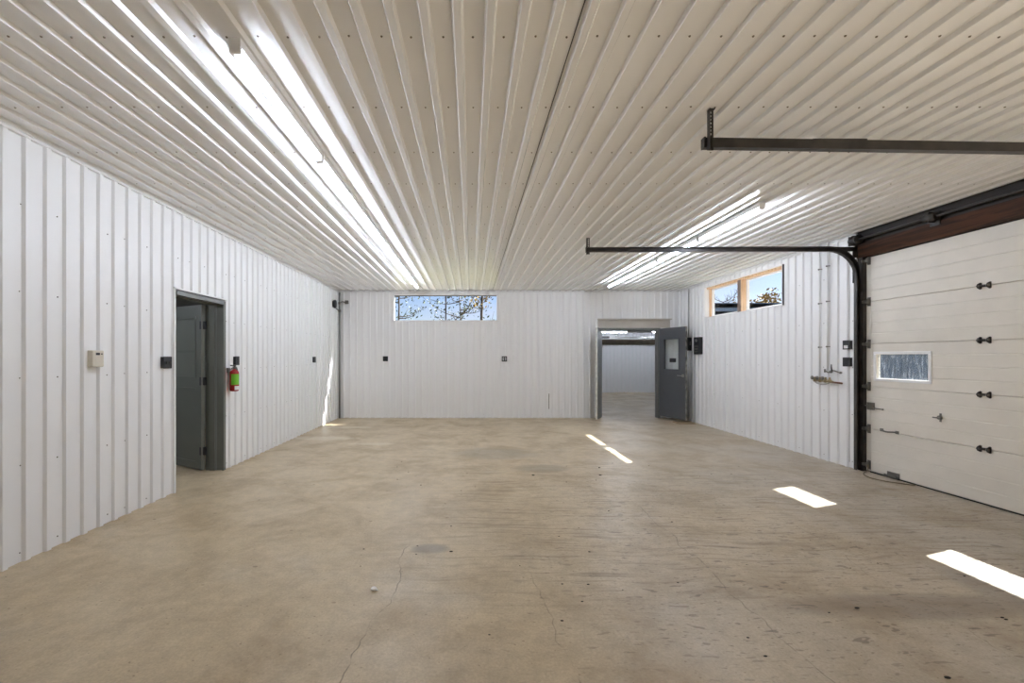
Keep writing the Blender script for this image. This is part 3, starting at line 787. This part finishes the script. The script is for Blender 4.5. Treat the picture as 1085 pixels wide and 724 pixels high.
plate('power_outlet', 'R', 5.675, 1.36, .105, .112, 'black', 'plain black box by the overhead door track, lower of two', 'outlet', 'outlet')

# intercom-like control panel and narrow box near the far right corner
r = empty('control_panel', (XR-RIB, 9.36, 1.67)); tag(r, 'tall black control panel with round dial on the right wall beside the open grey door', 'control panel')
mb = MB(); mb.box((XR, 9.24, 1.485), (XR-RIB-.06, 9.48, 1.85), .006); mb.build('housing', ['black'], r)
mb = MB(); mb.cyl((XR-RIB-.06, 9.36, 1.78), (XR-RIB-.075, 9.36, 1.78), .032, 20); tag(mb.build('dial', ['steel'], r), 'round silver dial')
for z in (1.54, 1.60, 1.66):
    mb = MB(); mb.box((XR-RIB-.06, 9.30, z-.014), (XR-RIB-.066, 9.42, z+.014), .002); mb.build('button', ['dsteel'], r)
r = empty('disconnect_switch', (XR-RIB, 9.75, 1.7)); tag(r, 'slim dark switch box on the right wall half behind the open grey door', 'switch')
mb = MB(); mb.box((XR, 9.70, 1.57), (XR-RIB-.07, 9.80, 1.86), .005); mb.build('housing', ['black'], r)
mb = MB(); mb.cyl((XR-RIB-.035, 9.695, 1.70), (XR-RIB-.035, 9.675, 1.70), .006); mb.box((XR-RIB-.045, 9.66, 1.69), (XR-RIB-.025, 9.68, 1.77), .002); mb.build('lever', ['dsteel'], r)
mb = MB(); mb.cyl((XR-RIB-.03, 9.75, 1.86), (XR-RIB-.03, 9.75, 2.94), .011); mb.build('conduit', ['conduit'], r)

# thermostat
r = empty('thermostat', (XL+RIB, 3.60, 1.41)); tag(r, 'beige plastic thermostat with small dark display on the left wall', 'thermostat')
X0 = XL+.0; Xf = XL+RIB+.045
mb = MB(); mb.box((X0, 3.545, 1.34), (Xf, 3.655, 1.475), .008); mb.build('housing', ['beige'], r)
mb = MB(); mb.box((Xf-.002, 3.575, 1.437), (Xf+.002, 3.612, 1.456), .001); tag(mb.build('display', ['black'], r), 'small dark display')
mb = MB(); mb.box((Xf-.002, 3.625, 1.440), (Xf+.003, 3.638, 1.452), .001); mb.build('button', ['dsteel'], r)
mb = MB()
for z in (1.36, 1.372, 1.384, 1.396): mb.box((Xf-.001, 3.57, z), (Xf+.001, 3.63, z+.004))
mb.build('vent', ['beige'], r)

# fire extinguisher
ex, ey, ez = XL+RIB+.068, 5.62, .985
r = empty('fire_extinguisher', (ex, ey, ez)); tag(r, 'red fire extinguisher with lime green label hung beside the dark doorway', 'fire extinguisher')
mb = MB(); mb.lathe((ex, ey, ez), [(.028,.0), (.046,.004), (.054,.016), (.055,.03), (.055,.225), (.050,.250), (.036,.268), (.020,.276), (.018,.285)], 28); mb.build('cylinder', ['red'], r)
mb = MB(); 
def arcband(mb, r_, z0, z1, a0, a1, n=16):
    for k in range(n):
        p = [(ex+r_*math.cos(a0+(a1-a0)*q/n), ey+r_*math.sin(a0+(a1-a0)*q/n)) for q in (k, k+1)]
        mb.face([(p[0][0],p[0][1],ez+z0),(p[1][0],p[1][1],ez+z0),(p[1][0],p[1][1],ez+z1),(p[0][0],p[0][1],ez+z1)], True)
arcband(mb, .0556, .085, .222, -1.75, 1.0); tag(mb.build('label_sticker', ['green'], r), 'lime green label')
mb = MB(); arcband(mb, .0556, .02, .070, -1.0, .2, 8); tag(mb.build('label_sticker', ['whitep'], r), 'white label below the green one')
mb = MB(); mb.cyl((ex, ey, ez+.278), (ex, ey, ez+.312), .017, 14); mb.cyl((ex, ey, ez+.296), (ex+.028, ey-.004, ez+.296), .012, 14); mb.build('valve', ['dsteel'], r)
mb = MB(); mb.prism([(-.02,0),(.075,.012),(.078,.024),(-.02,.018)], lambda p, t: (ex+t, ey-p[0], ez+.315+p[1]), -.011, .011)
mb.prism([(-.01,0),(.07,-.022),(.07,-.014),(-.01,.008)], lambda p, t: (ex+t, ey-p[0], ez+.308+p[1]), -.008, .008); mb.build('handle', ['blackmetal'], r)
mb = MB(); mb.tube(smooth([(ex,ey+.012,ez+.298),(ex,ey+.05,ez+.30),(ex,ey+.072,ez+.25),(ex,ey+.070,ez+.16),(ex,ey+.066,ez+.07)]), .008, 8); mb.build('hose', ['rubber'], r)
mb = MB(); mb.box((XL, ey-.02, ez+.235), (XL+RIB+.006, ey+.02, ez+.30)); mb.box((XL+RIB, ey-.010, ez+.279), (ex, ey+.010, ez+.284)); mb.build('wall_bracket', ['dsteel'], r)

# corner conduit, siren
r = empty('corner_conduit', (XL+.06, YB-.06, 0)); tag(r, 'grey conduit pipe running down the far left corner', 'pipe')
mb = MB(); mb.cyl((XL+.055, YB-.06, 0.0), (XL+.055, YB-.06, 2.93), .02, 14); mb.build('pipe', ['conduit'], r)
for z in (2.30+.18, 2.66):
    mb = MB(); mb.lathe((XL+.055, YB-.06, z), [(.02,0),(.031,.004),(.031,.05),(.02,.054)], 16); mb.build('coupling', ['dsteel'], r)
mb = MB(); mb.tube(smooth([(XL+.07,YB-.06,2.51),(XL+.05,YB-.16,2.52),(XL+.05,YB-.3,2.53)]), .012, 8); mb.build('branch', ['dsteel'], r); mb = MB(); mb.tube(smooth([(XL+.06,YB-.06,2.69),(XL+.12,YB-.06,2.72),(XL+.2,YB-.05,2.70)]), .012, 8); mb.box((XL+.18, YB-.07, 2.67), (XL+.26, YB-.022, 2.75), .004)
mb.build('branch', ['dsteel'], r)
r = empty('alarm_horn', (XL+.03, 9.87, 2.62)); tag(r, 'round black horn high on the left wall near the back corner', 'alarm')
mb = MB(); mb.lathe((XL+RIB-.012, 9.87, 2.62), [(.05,0),(.05,.02),(.085,.025),(.095,.05),(.09,.075),(.05,.085),(.02,.09)], 24, axis=0); mb.build('horn', ['black'], r)
mb = MB(); mb.box((XL, 9.82, 2.55), (XL+RIB+.004, 9.92, 2.69)); mb.build('mount', ['conduit'], r)

# water pipes with straps and valves on the right wall
def pipe(y, zbot, label, straps):
    x = XR-RIB-.022; r = empty('water_pipe', (x, y, zbot)); tag(r, label, 'pipe', 'water pipes on the right wall')
    mb = MB(); mb.cyl((x, y, zbot), (x, y, H-.02), .0105, 12); mb.build('pipe', ['trim'], r)
    for z in straps:
        mb = MB(); mb.tube([(x+.018, y-.022, z), (x-.004, y-.013, z), (x-.014, y, z), (x-.004, y+.013, z), (x+.018, y+.022, z)], .0055, 6); mb.sphere((x-.013, y, z), .011); mb.build('strap', ['dsteel'], r)
    return r
pipe(6.10, 1.11, 'thin white vertical pipe on the right wall, farther of two, with dark clips', (2.64, 2.165, 1.56))
pipe(5.965, 1.24, 'thin white vertical pipe on the right wall, nearer of two, with dark clips', (2.66, 2.18, 1.565))
x = XR-RIB-.03
r = empty('hose_tap', (x, 5.86, 1.235)); tag(r, 'upper tap with branching arms on the pipes beside the black boxes', 'tap')
mb = MB(); mb.tube(smooth([(x, 5.99, 1.235), (x, 5.94, 1.215), (x, 5.90, 1.24), (x, 5.84, 1.24), (x, 5.76, 1.22), (x, 5.73, 1.218)]), .009, 8)
mb.sphere((x, 5.90, 1.225), .018, (1,1.3,1)); mb.sphere((x, 5.745, 1.218), .015, (1,1.4,1)); mb.cyl((x, 6.00, 1.215), (x, 6.00, 1.26), .010); mb.build('body', ['dsteel'], r)
mb = MB(); mb.tube([(x-.01, 5.872, 1.238), (x-.03, 5.855, 1.27), (x-.035, 5.85, 1.325)], .008, 8, [.009,.008,.006]); mb.build('lever', ['blackmetal'], r)
r = empty('valve_manifold', (x, 5.9, 1.10)); tag(r, 'lower brass valve manifold with copper stub on the right wall', 'valve')
mb = MB(); mb.cyl((x, 6.19, 1.105), (x, 5.87, 1.09), .015, 12)
for y_ in (6.17, 6.08, 5.99, 5.92): mb.sphere((x, y_, 1.10), .026, (1,1,1.05)); mb.lathe((x, y_, 1.10), [(.008,0),(.012,.02),(.012,.045),(.006,.05)], 10)
mb.build('body', ['brass'], r)
for y_ in (6.17, 6.08, 5.99):
    mb = MB(); mb.cyl((x-.02, y_, 1.13), (x-.05, y_, 1.135), .007); mb.lathe((x-.05, y_, 1.135), [(.005,0),(.026,.002),(.028,.008),(.026,.014),(.005,.016)], 12, axis=0); mb.build('valve_wheel', ['dsteel'], r)
mb = MB(); mb.tube(smooth([(x-.02, 6.15, 1.08), (x-.03, 6.08, 1.055), (x-.03, 5.98, 1.05), (x-.02, 5.90, 1.075)]), .008, 8); mb.build('bypass_hose', ['steel'], r)
mb = MB(); mb.cyl((x, 5.88, 1.088), (x, 5.725, 1.08), .0125, 12); tag(mb.build('copper_stub', ['copper'], r), 'dark copper stub')

# small rust slot on the back wall, board at the door, debris
mb = MB(); mb.box((1.825, YB-.0042, .21), (1.838, YB-.0005, .57)); tag(mb.build('wall_slot', [mat('slot_dark', srgb(96,96,72), .8)]), 'thin dark vertical strip low on the back wall left of the double door', 'strip')
r = None
mb = MB(); mb.box((4.42, 9.42, 0.0), (4.78, 9.62, .022), .002, Matrix.Identity(4)); mb.prism([(0,0),(.12,0),(0,.022)], lambda p, t: (t, 9.42-p[0], p[1]), 4.42, 4.78)
tag(mb.build('floor_board', ['ply']), 'scrap of worn plywood lying under the free edge of the grey door', 'board')
mb = MB(); mb.sphere((-.59, 2.665, .012), .018, (1.1,.9,.7), 8, 6); mb.sphere((-.575, 2.66, .007), .009, (1.2,.9,.7), 8, 6)
tag(mb.build('paint_chip', ['pebble']), 'small white chip lying alone on the floor near the crack', 'debris')
mb = MB()
for (u, v) in ((811,696), (1004,719), (908,645), (478,585), (635,496), (478,558), (1062,655), (1066,657), (636,504), (565,504)):
    Y = 659/(v-379); X = (u-499)*Y/465; s = rnd.uniform(.006, .010) * (1.6 if v < 520 else 1)
    mb.sphere((X, Y, s*.35), s, (1.6, .8, .5), 7, 5)
for k in range(46):
    X, Y = rnd.uniform(-1, 4.3), rnd.uniform(2.0, 6.0); s = rnd.uniform(.003, .006); mb.sphere((X, Y, s*.3), s, (1.8, .9, .5), 6, 4)
tag(mb.build('dirt_crumbs', ['crumb']), 'dark crumbs of dirt scattered over the concrete floor', 'debris', kind='stuff')

# ------------------------------------------------------------------ outdoors
def tree(x, y, zc, spread, trunk_r, nleaf, leafm, label, seed, height, bare=False, low=2.0, lsize=.07, nb=9, cat='tree'):
    R = random.Random(seed); r = empty('tree', (x, y, -.14)); tag(r, label, cat, 'trees outside the windows')
    mb = MB(); P = [(x+.03*math.sin(k*1.3), y, -.14+(height+.14)*k/8) for k in range(9)]
    mb.tube(P, trunk_r, 10, [trunk_r*(1-.07*k) for k in range(9)]); mb.build('trunk', ['bark'], r)
    tips = []
    mb = MB()
    for k in range(nb):
        z0 = low + (height-low)*R.random(); a = R.uniform(0, 2*PI); Lb = spread*R.uniform(.5, 1)
        e = Vector((x+Lb*math.cos(a), y+Lb*math.sin(a), z0+Lb*R.uniform(.1,.8)))
        m_ = Vector((x, y, z0)).lerp(e, .5)+Vector((0,0,-.1*Lb)); Q = smooth([(x, y, z0), m_, e], 4)
        mb.tube(Q, .02, 6, [max(.006, .028*(1-i/len(Q))) for i in range(len(Q))]); tips += Q[3:]
        for j in range(6 if bare else 3):
            q = Q[R.randrange(2, len(Q))]; f = q+Vector((R.uniform(-.4,.4), R.uniform(-.4,.4), R.uniform(.1,.9)))*spread*.4
            mb.tube([q, q.lerp(f,.5)+Vector((.02,0,.02)), f], .008, 5, [.011,.008,.004]); tips += [q.lerp(f,.5), f]
    mb.build('branches', ['bark'], r)
    if nleaf:
        mb = MB()
        for k in range(nleaf):
            c = tips[R.randrange(len(tips))]+Vector([R.gauss(0, spread*.10) for _ in range(3)])
            n = Vector([R.gauss(0,1) for _ in range(3)]).normalized(); t_ = n.orthogonal().normalized(); b_ = n.cross(t_); s = lsize*R.uniform(.6,1.3)
            mb.face([c-t_*s, c+b_*s*.5+n*s*.12, c+t_*s, c-b_*s*.5+n*s*.12])
        o = mb.build('foliage', [leafm], r, fix=False)
    return r
tree(.46, 18, 4, 1.0, .075, 420, 'leafgold', 'straight pole-like tree with golden leaves outside the back window, right pane', 3, 6.5, low=3.0, lsize=.07, nb=10)
tree(-3.3, 20, 4, 1.5, .06, 420, 'leaf', 'leafy tree at the left end of the back window view', 11, 5.0, low=3.0, lsize=.07, nb=12)
tree(-.55, 22, 4, 2.0, .05, 420, 'leaf', 'sparse leafy tree behind the middle bar of the back window', 17, 4.3, low=2.8, lsize=.075, nb=14)
tree(14.4, 25, 4, 1.3, .05, 0, 'leaf', 'pale bare tree seen through the far pane of the right wall window', 5, 4.6, bare=True, low=2.8, nb=12)
tree(18.9, 29, 4, 1.6, .07, 1500, 'leafgold', 'yellow green leafy tree seen through the near pane of the right wall window', 9, 4.9, low=2.6, lsize=.11, nb=16)
# dark hedge row and building beyond the yard (behind the overhead door window)
r = empty('storage_building', (24, 14, -.14)); tag(r, 'blue grey storage building across the yard behind the overhead door window', 'building')
mb = MB(); fq = lambda s, dd, z: (20-dd, s, z); ribbed(mb, fq, -6, 30, -.14, 2.0, 0, pitch=.3, h=.03); mb.box((20.02,-6,-.14),(26,30,2.0)); mb.build('walls', ['bluewall'], r)
mb = MB(); mb.prism([(19.6,2.0),(26.4,2.0),(23,2.9)], lambda p, t: (p[0], t, p[1]), -6.3, 30.3); mb.build('roof', ['mullion'], r)

# ------------------------------------------------------------------ light
sd = Vector((1.19, .42, 1)).normalized()
L = bpy.data.lights.new('sun', 'SUN'); L.energy = 21.0; L.angle = math.radians(.53); L.color = (1, .985, .97)
so = bpy.data.objects.new('sun', L); COL.objects.link(so); so.rotation_euler = sd.to_track_quat('Z', 'Y').to_euler(); so.location = (20, 8, 20)
wd = bpy.data.worlds.new('sky'); SC.world = wd; wd.use_nodes = True; nt = wd.node_tree
sk = nt.nodes.new('ShaderNodeTexSky'); sk.sky_type = 'NISHITA'; sk.sun_disc = False
sk.sun_elevation = math.asin(sd.z); sk.sun_rotation = math.atan2(sd.x, sd.y); sk.air_density = 1.0; sk.dust_density = .6; sk.ozone_density = 1.2
# thin high cloud mixed into the sky
tc = nt.nodes.new('ShaderNodeTexCoord'); mp = nt.nodes.new('ShaderNodeMapping'); mp.inputs['Scale'].default_value = (1.6, 1.6, 6)
ns = nt.nodes.new('ShaderNodeTexNoise'); ns.inputs['Scale'].default_value = 2.2; ns.inputs['Detail'].default_value = 6
mr = nt.nodes.new('ShaderNodeMapRange'); mr.inputs[1].default_value = .48; mr.inputs[2].default_value = .75; mr.inputs[4].default_value = .45
mx = nt.nodes.new('ShaderNodeMix'); mx.data_type = 'RGBA'; mx.inputs[7].default_value = (5.2, 5.5, 5.9, 1)
nt.links.new(tc.outputs['Generated'], mp.inputs[0]); nt.links.new(mp.outputs[0], ns.inputs['Vector']); nt.links.new(ns.outputs['Fac'], mr.inputs[0]); nt.links.new(mr.outputs[0], mx.inputs[0])
nt.links.new(sk.outputs[0], mx.inputs[6]); hs = nt.nodes.new('ShaderNodeHueSaturation'); hs.inputs['Saturation'].default_value = 1.2; nt.links.new(mx.outputs[2], hs.inputs['Color']); tm = nt.nodes.new('ShaderNodeMix'); tm.data_type = 'RGBA'; tm.blend_type = 'MULTIPLY'; tm.inputs[0].default_value = 1; tm.inputs[7].default_value = (1.08, .98, 1.16, 1); nt.links.new(hs.outputs[0], tm.inputs[6]); nt.links.new(tm.outputs[2], nt.nodes['Background'].inputs[0]); nt.nodes['Background'].inputs[1].default_value = .098

# ------------------------------------------------------------------ camera
cd = bpy.data.cameras.new('camera'); cam = bpy.data.objects.new('camera', cd); COL.objects.link(cam)
cam.location = (0, 0, EYE); cam.rotation_euler = (PI/2, 0, 0)
cd.sensor_fit = 'HORIZONTAL'; cd.sensor_width = 36; cd.lens = 465/1085*36
cd.shift_x = (542.5-499)/1085; cd.shift_y = (379-362)/1085; cd.clip_start = .05; cd.clip_end = 400
SC.camera = cam
SC.view_settings.view_transform = 'Standard'; SC.view_settings.look = 'None'; SC.view_settings.gamma = 1; SC.view_settings.use_curve_mapping = False
SC.view_settings.exposure = 0.58
SC.cycles.use_denoising = True; SC.cycles.max_bounces = 10; SC.cycles.diffuse_bounces = 7; SC.cycles.glossy_bounces = 4; SC.cycles.transparent_max_bounces = 12
SC.cycles.sample_clamp_indirect = 8; SC.cycles.caustics_reflective = False
